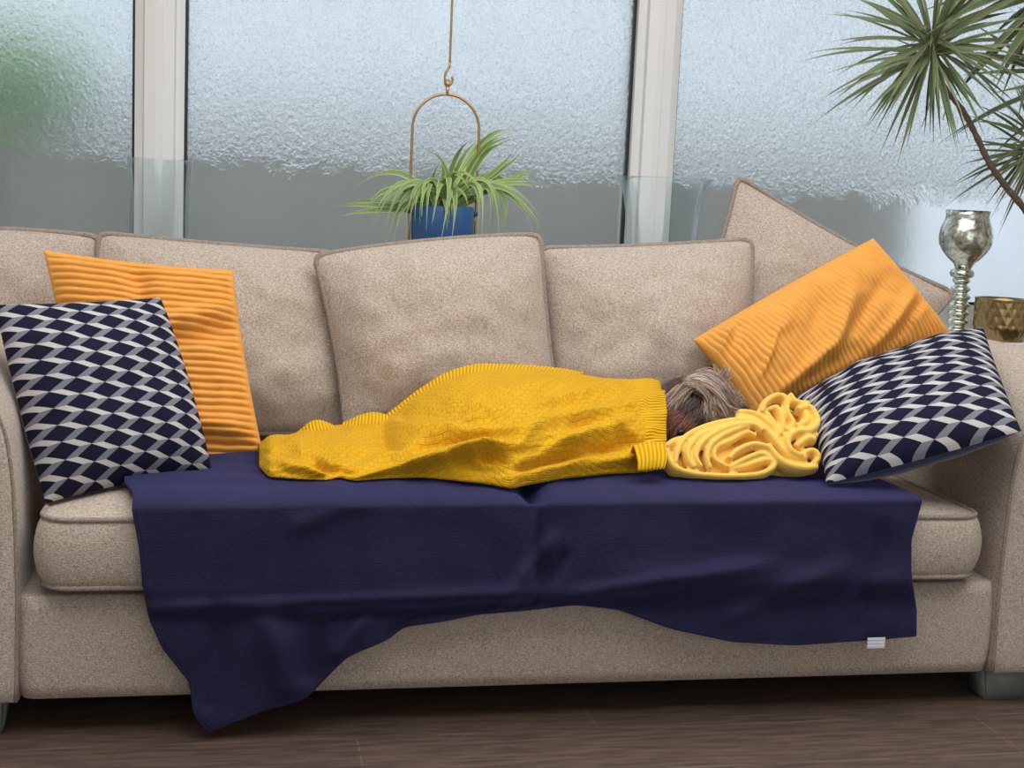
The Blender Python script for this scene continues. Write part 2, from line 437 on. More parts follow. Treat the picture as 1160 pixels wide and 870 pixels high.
# ------------------------------------------------------------------ sofa
sofa = thing('sofa', 'long beige tweed sofa with rounded arms under the window', 'sofa', (0, .5, 0))
HW = .968
def rr_loop(x0, x1, y0, y1, r, n=8, sub=14):
    pts = []
    for (cx, cy_, a0) in ((x1-r, y0+r, -90), (x1-r, y1-r, 0), (x0+r, y1-r, 90), (x0+r, y0+r, 180)):
        for k in range(n+1):
            a = math.radians(a0+90*k/n); pts.append((cx+r*math.cos(a), cy_+r*math.sin(a)))
    out = []
    N = len(pts)
    for i in range(N):
        a, b = pts[i], pts[(i+1) % N]; d = math.hypot(b[0]-a[0], b[1]-a[1]); m_ = max(1, int(d/.05))
        for k in range(m_): out.append((a[0]+(b[0]-a[0])*k/m_, a[1]+(b[1]-a[1])*k/m_))
    return out
def soft_block(bm, x0, x1, y0, y1, z0, z1, r=.05, crown=.03, crownb=.02, bulge=.015, frontsag=None, wob=0):
    L = rr_loop(x0, x1, y0, y1, r); c = Vector(((x0+x1)/2, (y0+y1)/2, 0)); rings = []
    def ring(z, out, s=1.0):
        rg = []
        for (x, y) in L:
            d = Vector((x, y, 0))-c; k = 1.0
            e = d.normalized()*out
            q = c + Vector((d.x*s, d.y*s, 0)) + e
            w = wob*nz(x*5, y*5, z*6) if wob else 0
            rg.append(bm.verts.new((q.x, q.y+w, z+w)))
        rings.append(rg)
    for s in (.02, .3, .55, .75, .9, .97): ring(z0-crownb*(1-s**3), 0, s)
    K = 8
    for k in range(K+1): ring(z0+(z1-z0)*k/K, bulge*math.sin(PI*k/K)**.7)
    for s in (.97, .9, .75, .55, .3, .02): ring(z1+crown*(1-s**3), 0, s)
    for A, B in zip(rings, rings[1:]):
        n = len(A)
        for k in range(n): bm.faces.new((A[k], A[(k+1) % n], B[(k+1) % n], B[k]))
    bm.faces.new(rings[0][::-1]); bm.faces.new(rings[-1])
    return L
bm = bmesh.new(); soft_block(bm, -HW-.01, HW+.01, .0, .9, .075, .268, .03, .006, .0, .010); obj('base', bm, BEIGE, sofa)
ARM = [(0, .068), (-.004, .25), (0, .44), (.006, .52), (.018, .585), (.045, .64), (.08, .69), (.125, .720), (.185, .736), (.25, .730), (.31, .70), (.355, .65), (.38, .56), (.385, .3), (.38, .068)]
def arm(side):
    bm = bmesh.new(); sx = HW+.012
    pr = catmull([Vector((a, b, 0)) for a, b in ARM], 4); pc = Vector((.19, .4, 0))
    rings = []
    for (y, s) in ((-.012, .0), (-.022, .5), (-.022, .86), (-.018, .95), (-.006, .985), (.012, 1.0), (.3, 1.0), (.6, 1.0), (.95, 1.0), (.99, .97)):
        rg = []
        for p in pr:
            q = pc+(p-pc)*s if s < .5 else Vector((pc.x+(p.x-pc.x)*(1-(1-s)*1.0), pc.y+(p.y-pc.y)*(1-(1-s)*.7), 0))
            if s == .0: q = pc+(p-pc)*.02
            zz = q.y
            rg.append(bm.verts.new((side*(sx+q.x), y+ .004*nz(q.x*6, y*6, zz*6), zz)))
        rings.append(rg)
    n = len(rings[0])
    for A, B in zip(rings, rings[1:]):
        for k in range(n):
            bm.faces.new((A[k], A[(k+1) % n], B[(k+1) % n], B[k]))
    bm.faces.new(rings[-1]); bm.faces.new(rings[0][::-1])
    bmesh.ops.recalc_face_normals(bm, faces=bm.faces)
    a = obj('arm', bm, BEIGE, sofa)
    bm = bmesh.new(); tube(bm, [(side*(sx+p.x), -.008, p.y) for p in [pc+(q-pc)*.985 for q in pr[:48]]], .004, 6); obj('piping', bm, PIPE, a)
arm(-1); arm(1)
bm = bmesh.new(); soft_block(bm, -HW-.01, HW+.01, .86, 1.0, .075, .70, .03, .02, 0, .008); obj('back', bm, BEIGE, sofa)
for (fx, fy) in ((-1.06, .06), (1.02, .06), (-1.06, .9), (1.02, .9)):
    bm = bmesh.new(); s = 1 if fx > 0 else -1
    lo = [(-.042, -.036), (.06, -.036), (.06, .036), (-.042, .036)]; hi = [(-.052, -.042), (.068, -.042), (.068, .042), (-.052, .042)]
    A = [bm.verts.new((fx+s*.012+x, fy+y, 0)) for x, y in lo]; B = [bm.verts.new((fx+s*.012+x, fy+y, .078)) for x, y in hi]
    for k in range(4): bm.faces.new((A[k], A[(k+1) % 4], B[(k+1) % 4], B[k]))
    bm.faces.new(A[::-1]); bm.faces.new(B)
    bmesh.ops.bevel(bm, geom=bm.edges[:], offset=.004, segments=2, affect='EDGES')
    obj('foot', bm, GREYFOOT, sofa, label='grey tapered block foot')

XS = at(608, 575, y=-.04).x
def seat_cushion(x0, x1, label):
    t = thing('seat_cushion', label, 'seat cushion', ((x0+x1)/2, .3, .285), 'seat cushions of the sofa')
    bm = bmesh.new(); L = soft_block(bm, x0, x1, -.03, .6, .292, .418, .055, .034, .004, .018)
    obj('cover', bm, BEIGE, t)
    for z in (.292, .418):
        bm = bmesh.new(); tube(bm, [(x, y, z) for x, y in L], .0055, 6, True); obj('piping', bm, PIPE, t)
seat_cushion(-HW+.03, XS-.006, 'beige box seat cushion at the left, mostly under the navy throw')
seat_cushion(XS+.006, HW-.05, 'beige box seat cushion at the right, its end showing beyond the throw')

# ------------------------------------------------------------------ loose cushions
def pillow(bmF, bmB, c4, thick, nu=110, nv=110, bow=(0, 0, 0, 0), p=2.4, q=.55, wr=.006, seed=0, ribs=0, ramp=.0, ribdir='v', thickb=None, sag=None, extra=None, wrs=5.0):
    TL, TR, BR, BL = [Vector(v) for v in c4]
    rt = ((TR-TL)+(BR-BL)).normalized(); up = ((TL-BL)+(TR-BR)).normalized(); n = rt.cross(up).normalized()
    W_ = ((TR-TL).length+(BR-BL).length)/2; H_ = ((TL-BL).length+(TR-BR).length)/2
    def seam(u, v):
        P = (TL*(1-u)+TR*u)*v + (BL*(1-u)+BR*u)*(1-v)
        a, b = 4*u*(1-u), 4*v*(1-v)
        P = P + up*(bow[0]*a*v - bow[2]*a*(1-v)) + rt*(bow[1]*b*u - bow[3]*b*(1-u))
        return P
    tb = thick if thickb is None else thickb
    def surf(u, v, s):
        P = seam(u, v)
        pr = max(0, (1-abs(2*u-1)**p))**q * max(0, (1-abs(2*v-1)**p))**q
        if sag: pr *= 1-sag*gs(u, .5, .3)*sm(.6, 1.0, v)
        ed = min(1, 8*min(u, 1-u, v, 1-v))
        w = wr*ed*(nz(u*W_*wrs*2+seed, v*H_*wrs*2, s*3)+.5*nz(u*W_*wrs*5+seed, v*H_*wrs*5, s*3+9))
        if extra and s > 0: w += extra(u, v)*ed
        if ribs:
            k = v if ribdir == 'v' else u
            w += ramp*(abs(math.sin(PI*ribs*(k + .006*nz(u*6+seed, v*6, 5))))**.7-.5)*min(1, 20*min(u, 1-u, v, 1-v))
        return P + n*(s*((thick if s > 0 else tb)*.5*pr) + (w if s > 0 else -w))
    edge = []
    for bm, s in ((bmF, 1), (bmB, -1)):
        if bm is None: continue
        uvl = bm.loops.layers.uv.verify()
        def dist(k, N):
            t = k/N; return .5-.5*math.cos(PI*t) if N < 0 else t*.55+(.5-.5*math.cos(PI*t))*.45
        U = [dist(i, nu) for i in range(nu+1)]; V = [dist(j, nv) for j in range(nv+1)]
        g = [[bm.verts.new(surf(u, v, s)) for u in U] for v in V]
        for j in range(nv):
            for i in range(nu):
                q4 = [(i, j), (i+1, j), (i+1, j+1), (i, j+1)]
                if s < 0: q4 = q4[::-1]
                f = bm.faces.new([g[b][a] for a, b in q4])
                for l, (a, b) in zip(f.loops, q4): l[uvl].uv = (U[a], V[b])
    E_ = []
    for k in range(24): E_.append(seam(k/24, 1))
    for k in range(24): E_.append(seam(1, 1-k/24))
    for k in range(24): E_.append(seam(1-k/24, 0))
    for k in range(24): E_.append(seam(0, k/24))
    return E_, n
def cushion(name, label, cat, c4, thick, mat, group=None, piping=None, pr=.0055, back=None, **kw):
    c = sum((Vector(v) for v in c4), Vector())/4; zb = min(Vector(v).z for v in c4)
    t = thing(name, label, cat, (c.x, c.y, zb), group)
    if back is None:
        bm = bmesh.new(); E_, n = pillow(bm, bm, c4, thick, **kw)
        bmesh.ops.remove_doubles(bm, verts=bm.verts, dist=.00005); obj('cover', bm, mat, t)
    else:
        a, b = bmesh.new(), bmesh.new(); E_, n = pillow(a, b, c4, thick, **kw)
        obj('front_cover', a, mat, t, label='navy and white geometric front'); obj('back_cover', b, back, t, label='plain navy back')
    if piping:
        bm = bmesh.new()
        E2 = []
        for i, p in enumerate(E_):  # round the corners of the welt
            E2.append((E_[i-1]+p*2+E_[(i+1) % len(E_)])/4)
        tube(bm, E2, pr, 6, True); obj('piping', bm, piping, t)
    return t
GB = 'large beige cushions along the sofa back'
kb = dict(p=2.5, q=.72, wr=.016, wrs=3.5, pr=.0075)
# back-left corner cushion (only its right part is inside the frame)
cushion('back_cushion', 'beige cushion at the far left corner, behind the orange corduroy one', 'back cushion',
        [at(-170, 262, y=.76), at(112, 268, y=.76), at(112, 425, y=.74), at(-160, 362, y=.74)], .18, BEIGE, GB, PIPE, bow=(.012, 0, 0, 0), seed=3, **kb)
cushion('back_cushion', 'wide beige back cushion behind the left orange cushion', 'back cushion',
        [at(112, 264, y=.76), at(378, 286, y=.78), at(398, 490, y=.66), at(106, 492, y=.62)], .21, BEIGE, GB, PIPE, bow=(-.004, .008, 0, .0), seed=11, **kb)
cushion('back_cushion', 'beige middle back cushion directly behind the mustard blanket', 'back cushion',
        [at(356, 290, y=.69), at(612, 266, y=.70), at(636, 488, y=.59), at(392, 492, y=.58)], .23, BEIGE, GB, PIPE, bow=(.010, -.008, 0, -.012), seed=23, **kb)
cushion('back_cushion', 'beige back cushion behind the dog, right of the middle one', 'back cushion',
        [at(611, 281, y=.75), at(852, 271, y=.72), at(848, 478, y=.60), at(628, 488, y=.63)], .23, BEIGE, GB, PIPE, bow=(-.006, 0, 0, 0), seed=31, **kb)
cushion('back_cushion', 'tilted beige cushion leaning in the right corner below the plant', 'back cushion',
        [at(836, 199, y=.85), at(1082, 332, y=.77), at(955, 512, y=.68), at(752, 430, y=.76)], .15, BEIGE, GB, PIPE, bow=(-.018, -.02, 0, -.022), seed=41, **kb)

def ex_left(u, v): return -.030*gs(u, .47, .07)*sm(.55, 1, v) + .018*gs(v-.28*u, .50, .05)*sm(.3, .6, u)-.014*gs(v-.28*u, .40, .05)*sm(.3, .6, u) - .016*gs(v+.1*u, .14, .05)+.012*gs(v+.1*u, .24, .05)
cushion('corduroy_cushion', 'orange corduroy cushion at the left, ribs running across, behind a patterned one', 'cushion',
        [at(49, 283, y=.52), at(264, 306, y=.52), at(300, 522, y=.36), at(95, 530, y=.36)], .13, CORD, 'orange corduroy cushions',
        nu=120, nv=280, bow=(-.008, -.006, -.004, -.006), p=2.6, q=.5, wr=.006, seed=5, ribs=27, ramp=.0085, extra=ex_left)
CREASE = [(978, 400, 1030, 330, 7, .016), (926, 402, 950, 330, 9, .013), (850, 434, 862, 390, 4, .010), (866, 390, 885, 352, 8, .010), (876, 448, 925, 405, 7, .013), (925, 405, 950, 350, 10, .008),
          (806, 412, 818, 372, 4, .010), (832, 440, 834, 412, 4, .008), (1020, 372, 1045, 350, 6, .008), (905, 440, 960, 400, 9, -.010), (940, 400, 985, 330, 9, -.012), (990, 405, 1040, 340, 7, -.012),
          (815, 418, 828, 376, 5, -.008), (900, 395, 915, 350, 9, -.008)]
def ex_right(u, v):
    TLp, TRp, BRp, BLp = (785, 385), (989, 270), (1076, 376), (856, 474)
    px, py = [(TLp[k]*(1-u)+TRp[k]*u)*v+(BLp[k]*(1-u)+BRp[k]*u)*(1-v) for k in (0, 1)]
    f = 0
    for (ax, ay, bx_, by_, w, amp) in CREASE:
        dx, dy = bx_-ax, by_-ay; LL = math.hypot(dx, dy); t = ((px-ax)*dx+(py-ay)*dy)/LL/LL
        d = abs((px-ax)*dy-(py-ay)*dx)/LL
        if d < 3*w: f += amp*math.exp(-(d/w)**2)*sm(-.25, .2, t)*sm(1.25, .8, t)
    return f
cushion('corduroy_cushion', 'orange corduroy cushion at the right, tilted and creased, standing on its corner', 'cushion',
        [at(785, 385, y=.50), at(989, 270, y=.62), at(1076, 376, y=.56), at(856, 474, y=.40)], .15, CORD, 'orange corduroy cushions',
        nu=340, nv=110, ribdir='u', bow=(.004, -.004, -.004, -.006), p=2.6, q=.5, wr=.008, seed=9, ribs=42, ramp=.0056, extra=ex_right)
cushion('patterned_cushion', 'navy and white geometric cushion at the left against the sofa arm', 'cushion',
        [at(-6, 345, y=.20), at(182, 337, y=.36), at(240, 532, y=.20), at(52, 570, y=.065)], .16, PATT, 'navy and white patterned cushions',
        back=NAVYBACK, nu=100, nv=100, bow=(-.006, .004, -.006, .004), p=2.6, q=.55, wr=.006, seed=2, thickb=.13)
cushion('patterned_cushion', 'navy and white geometric cushion at the right, slumped against the sofa arm', 'cushion',
        [at(899, 452, y=.28), at(1114, 371, y=.30), at(1157, 488, y=-.075), at(936, 548, y=.02)], .17, PATT, 'navy and white patterned cushions',
        back=NAVYBACK, nu=100, nv=100, bow=(.006, -.004, .004, -.012), p=2.6, q=.55, wr=.007, seed=6, thickb=.16)

# ------------------------------------------------------------------ navy throw
def polyl(pts, n):
    P = [Vector((a, b)) for a, b in pts]; L = [0]
    for a, b in zip(P, P[1:]): L.append(L[-1]+(b-a).length)
    out = []
    for k in range(n+1):
        s = L[-1]*k/n
        for i in range(len(P)-1):
            if s <= L[i+1]+1e-6:
                out.append(P[i]+(P[i+1]-P[i])*((s-L[i])/(L[i+1]-L[i]))); break
    for _ in range(3):
        out = [out[0]]+[(out[i-1]+out[i]*2+out[i+1])/4 for i in range(1, n)]+[out[-1]]
    return out
NI, NJ = 220, 90
top = [Vector((152+(1042-152)*i/NI, 578+(568-578)*i/NI)) for i in range(NI+1)]
left = polyl([(152, 578), (160, 620), (164, 665), (171, 700), (186, 733), (217, 772), (221, 810), (237, 827)], NJ)
right = polyl([(1042, 568), (1036, 590), (1030, 612), (1030, 650), (1036, 690), (1036, 719)], NJ)
bot0 = polyl([(237, 827), (300, 802), (345, 790), (366, 768), (392, 742), (440, 722), (455, 708), (500, 702), (540, 694), (600, 689), (650, 683), (700, 688), (760, 710), (830, 725), (900, 729), (1000, 722), (1036, 719)], NI)
# spread the bottom samples evenly in x so the columns hang straight
bot = []
bx = [(p.x, p.y) for p in bot0]
for i in range(NI+1):
    e = 237+(1036-237)*i/NI
    bot.append(Vector((e, smooth_interp(bx, e, 4) if 0 < i < NI else (827 if i == 0 else 719))))
def hang_y(px, py, x, z):
    """drape surface over the cushion and base fronts"""
    y = -.066
    y += .022*sm(.30, .24, z)                       # falls in below the cushion
    y -= .010*gs(z, .20, .05)
    sx = XS
    y += .030*gs(x-sx, 0, .018)*sm(.27, .34, z)          # valley between the cushions
    f = 0
    # folds radiating from the valley and long swags
    for (ax, ay, bx_, by_, w, amp) in ((625, 610, 560, 700, 9, .012), (640, 625, 600, 690, 7, -.010), (600, 672, 165, 690, 8, .010),
                                       (600, 684, 330, 700, 7, -.008), (860, 640, 640, 676, 9, .010), (1000, 600, 960, 720, 16, -.010), (960, 640, 820, 700, 12, .008),
                                       (250, 690, 235, 800, 14, -.010), (300, 690, 330, 790, 18, .012), (360, 690, 350, 770, 12, -.012), (420, 690, 380, 745, 9, .010), (470, 690, 440, 722, 8, -.008),
                                       (330, 600, 420, 560, 12, .006), (700, 650, 1030, 660, 16, .006)):
        dx, dy = bx_-ax, by_-ay; LL = math.hypot(dx, dy); t = ((px-ax)*dx+(py-ay)*dy)/LL/LL
        d = abs((px-ax)*dy-(py-ay)*dx)/LL
        f += amp*math.exp(-(d/w)**2)*sm(-.15, .15, t)*sm(1.15, .85, t)
    y -= f*1.6
    y -= .006*nz(x*6, z*7, 2)+.004*nz(x*15, z*12, 7)
    return min(y, -.036 if not (.29 < z and abs(x-sx) < .04) else -.02)
def throw_top(x, y):
    sx = XS
    z = .464 - .042*gs(x, sx, .024)*sm(.16, -.02, y)
    z += .004*nz(x*7, y*9, 1)+.003*nz(x*18, y*14, 4)
    return z
bm = bmesh.new(); G = []
hang = []
for j in range(NJ+1):
    row = []
    for i in range(NI+1):
        s, t = i/NI, j/NJ
        P = top[i]*(1-t)+bot[i]*t + left[j]*(1-s)+right[j]*s - ((top[0]*(1-s)+top[NI]*s)*(1-t)+(bot[0]*(1-s)+bot[NI]*s)*t)
        q = at(P.x, P.y, y=-.06); yy = hang_y(P.x, P.y, q.x, q.z); q = at(P.x, P.y, y=yy)
        row.append(q)
    hang.append(row)
KT = 46
toprows = []
x_bl = at(136, 541, z=.465)
for k in range(KT+1):
    row = []
    for i in range(NI+1):
        q = hang[0][i]; xx = q.x
        yb = .50
        if k <= 12:
            a = PI/2*(1-k/12)      # rounding over the edge
            zt = throw_top(xx, .02); y = .02-(.02-q.y)*math.sin(a); z = q.z+(zt-q.z)*math.cos(a)
        else:
            y = .02+(yb-.02)*(k-12)/(KT-12); z = throw_top(xx, y)
        # left edge creeps towards the back-left
        row.append(Vector((xx - .028*(1-i/NI)**6*sm(-.03, .12, y), y, z)))
    toprows.append(row)
rows = toprows[::-1][:-1]+hang
uvl = bm.loops.layers.uv.verify()
V = [[bm.verts.new(p) for p in r] for r in rows]
for j in range(len(V)-1):
    for i in range(NI): bm.faces.new((V[j][i], V[j+1][i], V[j+1][i+1], V[j][i+1]))
c = at(600, 640, y=0)
thr = thing('throw_blanket', 'dark navy fleece throw spread over the seat and hanging down the front', 'blanket', (0, -.05, .3))
o = obj('fleece', bm, NAVY, thr)
md = o.modifiers.new('thick', 'SOLIDIFY'); md.thickness = .007; md.offset = 0
bm = bmesh.new()
hem = [left[j] for j in range(0, NJ, 3)]+[bot[i] for i in range(0, NI+1, 3)]+[right[j] for j in range(NJ, -1, -3)]
hp = [r_[0] for r_ in toprows[::-1][20:-1]]+[hang[j][0] for j in range(0, NJ, 3)]+[hang[NJ][i] for i in range(0, NI+1, 2)]+[hang[j][NI] for j in range(NJ, -1, -3)]+[r_[NI] for r_ in toprows[:28]]
tube(bm, hp, .0045, 6); obj('stitched_edge', bm, NAVY, thr)
bm = bmesh.new()
q = at(985, 728, y=-.05); hx, hz = .018, .016
box(bm, (q.x-.019, -.078, q.z-.002), (q.x+.019, -.0765, q.z+.020))
LAB = M('white_satin_label', (225, 225, 232), .5); sp_ = LAB.new('SeparateXYZ'); LAB.link(LAB.tc('Object'), sp_.inputs[0])
LAB.color(LAB.mix(LAB.math('GREATER_THAN', LAB.math('SINE', LAB.math('MULTIPLY', sp_.outputs[2], 900)), .75), (228, 228, 234), (176, 178, 190)))
obj('care_label', bm, LAB.m, thr, False, label='small white care label')

# ------------------------------------------------------------------ mustard blanket
ytop = [(293, 512), (300, 497), (312, 494), (330, 495), (345, 488), (365, 486), (395, 481), (430, 478), (447, 470), (470, 450), (500, 433), (530, 423), (560, 419), (600, 418), (640, 421), (680, 428), (715, 430), (738, 428), (752, 433)]
ybot = [(293, 527), (300, 540), (340, 543), (375, 544), (382, 540), (400, 545), (440, 542), (480, 541), (520, 545), (555, 549), (580, 554), (600, 549), (640, 542), (690, 537), (735, 535), (752, 531)]
NX, NT = 300, 110
must = thing('knitted_blanket', 'mustard yellow basket-knit blanket covering the sleeping dog', 'blanket', (-.1, .3, .468))
bm = bmesh.new(); uvl = bm.loops.layers.uv.verify()
grid = []
PT = [(390, 545, 540, 505, 8, .010), (385, 520, 330, 500, 8, .010), (380, 540, 345, 505, 6, -.012), (300, 505, 400, 535, 5, -.006), (300, 512, 390, 540, 8, .008),
      (400, 500, 470, 505, 9, .008), (455, 530, 560, 500, 12, .014), (500, 520, 580, 540, 8, -.008), (430, 515, 560, 485, 10, -.008),
      (590, 525, 700, 500, 7, -.016), (575, 505, 690, 470, 10, -.006), (600, 540, 745, 518, 12, .016), (540, 515, 600, 530, 9, -.012), (620, 500, 700, 470, 9, .008),
      (690, 478, 712, 492, 6, .006), (545, 500, 480, 510, 8, .006), (650, 470, 700, 440, 12, .005), (440, 495, 400, 505, 7, -.008), (430, 480, 450, 500, 7, -.01)]
for i in range(NX+1):
    px = 293+(747-293)*i/NX
    b = smooth_interp(ybot, px, 6); tp = smooth_interp(ytop, px, 6)
    if i < 8: b = b-(8-i)*.3
    F = at(px, b, z=.474); yr = .385
    k0 = sm(293, 430, px); yr = .30+.085*k0
    yr = max(yr, F.y+.06)
    T = at(px, tp, y=yr)
    col = []
    for j in range(NT+1):
        t = j/NT
        if t <= .66:
            a = t/.66*PI/2
            P = Vector((F.x+(T.x-F.x)*(t/.66), F.y+(T.y-F.y)*(1-math.cos(a)**1.0)*1.0, F.z+(T.z-F.z)*math.sin(a)**.9))
            if j == 0: pass
            py = b+(tp-b)*math.sin(a)
            # folds pushed out towards the viewer and up
            f = 0
            for (ax, ay, bx_, by_, w, amp) in PT:
                dx, dy = bx_-ax, by_-ay; LL = math.hypot(dx, dy); tt = ((px-ax)*dx+(py-ay)*dy)/LL/LL
                d = abs((px-ax)*dy-(py-ay)*dx)/LL
                if d < 3*w: f += amp*math.exp(-(d/w)**2)*sm(-.2, .15, tt)*sm(1.2, .85, tt)
            ed = sm(0, .10, t)*sm(.66, .56, t)
            f = f*2.0*ed + (.010*nz(px*.025, py*.05, 3)+.005*nz(px*.07, py*.1, 5)+.022*(.35-abs(nz(px*.011, (py+.18*px)*.045, 8))*1.6))*ed
            P = P + Vector((0, -math.cos(a)*.8, .35+.5*math.sin(a)))*f
            P.z = max(P.z, .474)
        else:
            a = (t-.66)/.34*PI/2
            yb = min(.56, T.y+.10)
            P = Vector((T.x, T.y+(yb-T.y)*math.sin(a), .474+(T.z-.474)*math.cos(a)))
        col.append(P)
    grid.append(col)
VV = [[bm.verts.new(p) for p in c_] for c_ in grid]
# arc lengths for the knit pattern
ul = [0]
for i in range(1, NX+1): ul.append(ul[-1]+(grid[i][40]-grid[i-1][40]).length)
vl = [[0] for _ in range(NX+1)]
for i in range(NX+1):
    for j in range(1, NT+1): vl[i].append(vl[i][-1]+(grid[i][j]-grid[i][j-1]).length)
    off = vl[i][int(NT*.66)]; vl[i] = [v-off*.5 for v in vl[i]]
for i in range(NX):
    px = 293+(747-293)*i/NX
    for j in range(NT):
        f = bm.faces.new((VV[i][j], VV[i+1][j], VV[i+1][j+1], VV[i][j+1]))
        rib = px > 716 + (6 if j < NT*.28 else 0)
        f.material_index = 1 if rib else 0
        for l, (a, b_) in zip(f.loops, ((i, j), (i+1, j), (i+1, j+1), (i, j+1))):
            l[uvl].uv = (vl[a][b_]+.5, ul[a]) if rib else (ul[a]+.5, vl[a][b_]+1.0 + .02*nz(ul[a]*6, vl[a][b_]*6))
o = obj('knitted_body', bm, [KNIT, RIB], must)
md = o.modifiers.new('thick', 'SOLIDIFY'); md.thickness = .007; md.offset = -1
def hem_strip(P0, P1, name, yoff0, yoff1, lip=.010):
    """ribbed band between two pixel polylines (lower, upper) standing behind the ridge"""
    bm = bmesh.new(); uv = bm.loops.layers.uv.verify(); n = 80; A = []
    U = 0; prevp = None; us = []
    for k in range(n+1):
        t = k/n
        px = P0[0][0]+(P0[-1][0]-P0[0][0])*t; py0 = smooth_interp(P0, px, 8)
        qx = P1[0][0]+(P1[-1][0]-P1[0][0])*t; py1 = smooth_interp(P1, qx, 8)
        a = at(px, py0, y=yoff0); b = at(qx, py1, y=yoff1)
        col = []
        for m_ in range(9):
            s = m_/8; p = a.lerp(b, s); p.y -= .012*math.sin(PI*s)
            col.append(p)
        for m_ in range(1, 6):       # rolls over at the top and drops behind
            an = m_/5*PI*.8; col.append(b+Vector((0, .010*(1-math.cos(an)), .010*math.sin(an)-.02*m_/5)))
        if prevp is not None: U += (a-prevp).length
        prevp = a; us.append(U); A.append([bm.verts.new(p) for p in col])
    for k in range(n):
        for m_ in range(len(A[0])-1):
            f = bm.faces.new((A[k][m_], A[k+1][m_], A[k+1][m_+1], A[k][m_+1]))
            for l, (a, b) in zip(f.loops, ((k, m_), (k+1, m_), (k+1, m_+1), (k, m_+1))): l[uv].uv = (us[a], b*.01)
    o = obj(name, bm, RIB, must); md = o.modifiers.new('t', 'SOLIDIFY'); md.thickness = .005; md.offset = 0
    return o
hem_strip([(436, 488), (470, 462), (500, 444), (530, 430), (560, 424), (600, 422), (645, 426)], [(428, 478), (445, 466), (470, 446), (500, 426), (520, 418), (545, 413), (600, 415), (640, 419), (662, 424)], 'ribbed_hem', .40, .415)
hem_strip([(384, 492), (400, 486), (425, 486), (445, 488)], [(388, 482), (400, 475), (415, 469), (430, 468), (446, 476)], 'ribbed_hem', .36, .385)
hem_strip([(336, 500), (350, 492), (370, 490), (390, 488)], [(336, 495), (346, 482), (357, 476), (368, 478), (384, 487)], 'ribbed_hem', .33, .36)
hem_strip([(722, 534), (735, 533), (752, 531)], [(718, 508), (736, 500), (754, 506)], 'ribbed_hem', .055, .10)

# ------------------------------------------------------------------ dog
dog = thing('dog', 'small shaggy grey-brown dog asleep under the mustard blanket, head on the yellow fleece', 'dog', (.30, .36, .468))
def skin(name, verts, edges, radii, mt, parent, sub=2, root=0):
    me = bpy.data.meshes.new(name); po = org(parent)
    me.from_pydata([Vector(v)-po for v in verts], edges, []); me.update()
    o = bpy.data.objects.new(name, me); COL.objects.link(o); o.parent = parent
    me.materials.append(mt)
    o.modifiers.new('skin', 'SKIN')
    me.skin_vertices.new() if not me.skin_vertices else None
    for i, r in enumerate(radii):
        me.skin_vertices[0].data[i].radius = (r, r) if not isinstance(r, tuple) else r
        me.skin_vertices[0].data[i].use_root = (i == root)
    s = o.modifiers.new('sub', 'SUBSURF'); s.levels = sub; s.render_levels = sub
    for p in me.polygons: p.use_smooth = True
    o.modifiers['skin'].use_smooth_shade = True
    return o
HC = at(790, 462, y=.36); MZ = at(768, 488, y=.295)
vs = [(-.17, .40, .53), (-.06, .39, .545), (.06, .385, .55), (.16, .38, .545), (.22, .38, .54), HC+Vector((-.045, .02, .0)), HC, HC+(MZ-HC)*.6, MZ,
      (-.20, .33, .50), (-.12, .27, .488), (-.17, .45, .50), (-.10, .47, .49),
      (.17, .32, .50), (.10, .26, .488), (.16, .43, .50), (.08, .45, .49), (-.24, .40, .505), (-.30, .38, .487)]
rad = [.055, .062, .062, .058, .045, .045, .058, .036, .022, .03, .014, .028, .014, .024, .013, .024, .013, .018, .010]
ed = [(0, 1), (1, 2), (2, 3), (3, 4), (4, 5), (5, 6), (6, 7), (7, 8), (0, 9), (9, 10), (0, 11), (11, 12), (3, 13), (13, 14), (3, 15), (15, 16), (0, 17), (17, 18)]
DOGSKIN = simple('dog_undercoat', (120, 98, 88), (98, 78, 70), 60, .9, .5).m
body = skin('body', vs, ed, rad, DOGSKIN, dog)
def hair_mat(name, stops):
    a = M(name, stops[1][1], .55); g = a.new('NewGeometry'); a.color(a.ramp(g.outputs['Random Per Island'], stops)); return a.m
H_PALE = hair_mat('dog_hair_pale', [(0, (118, 94, 82)), (.5, (176, 150, 134)), (1, (232, 214, 198))])
H_DARK = hair_mat('dog_hair_dark', [(0, (78, 60, 54)), (.5, (108, 88, 80)), (1, (140, 118, 108))])
H_RED = hair_mat('dog_hair_muzzle', [(0, (112, 70, 60)), (.5, (150, 98, 84)), (1, (184, 130, 114))])
def strand(bm, pts, w):
    n = len(pts); prev = None; rings = []
    for i, p in enumerate(pts):
        t = (pts[min(i+1, n-1)]-pts[max(i-1, 0)]).normalized(); u = t.cross(Vector((0, 1, 0)));
        if u.length < .05: u = t.cross(Vector((1, 0, 0)))
        u.normalize(); v = t.cross(u); r = w*(1-.75*(i/(n-1))**1.5)
        rings.append([bm.verts.new(p+u*r*math.cos(a)+v*r*math.sin(a)) for a in (0, 2.094, 4.189)])
    for A, B in zip(rings, rings[1:]):
        for k in range(3): bm.faces.new((A[k], A[(k+1) % 3], B[(k+1) % 3], B[k]))
def px3(px, py, y): return at(px, py, y=y)
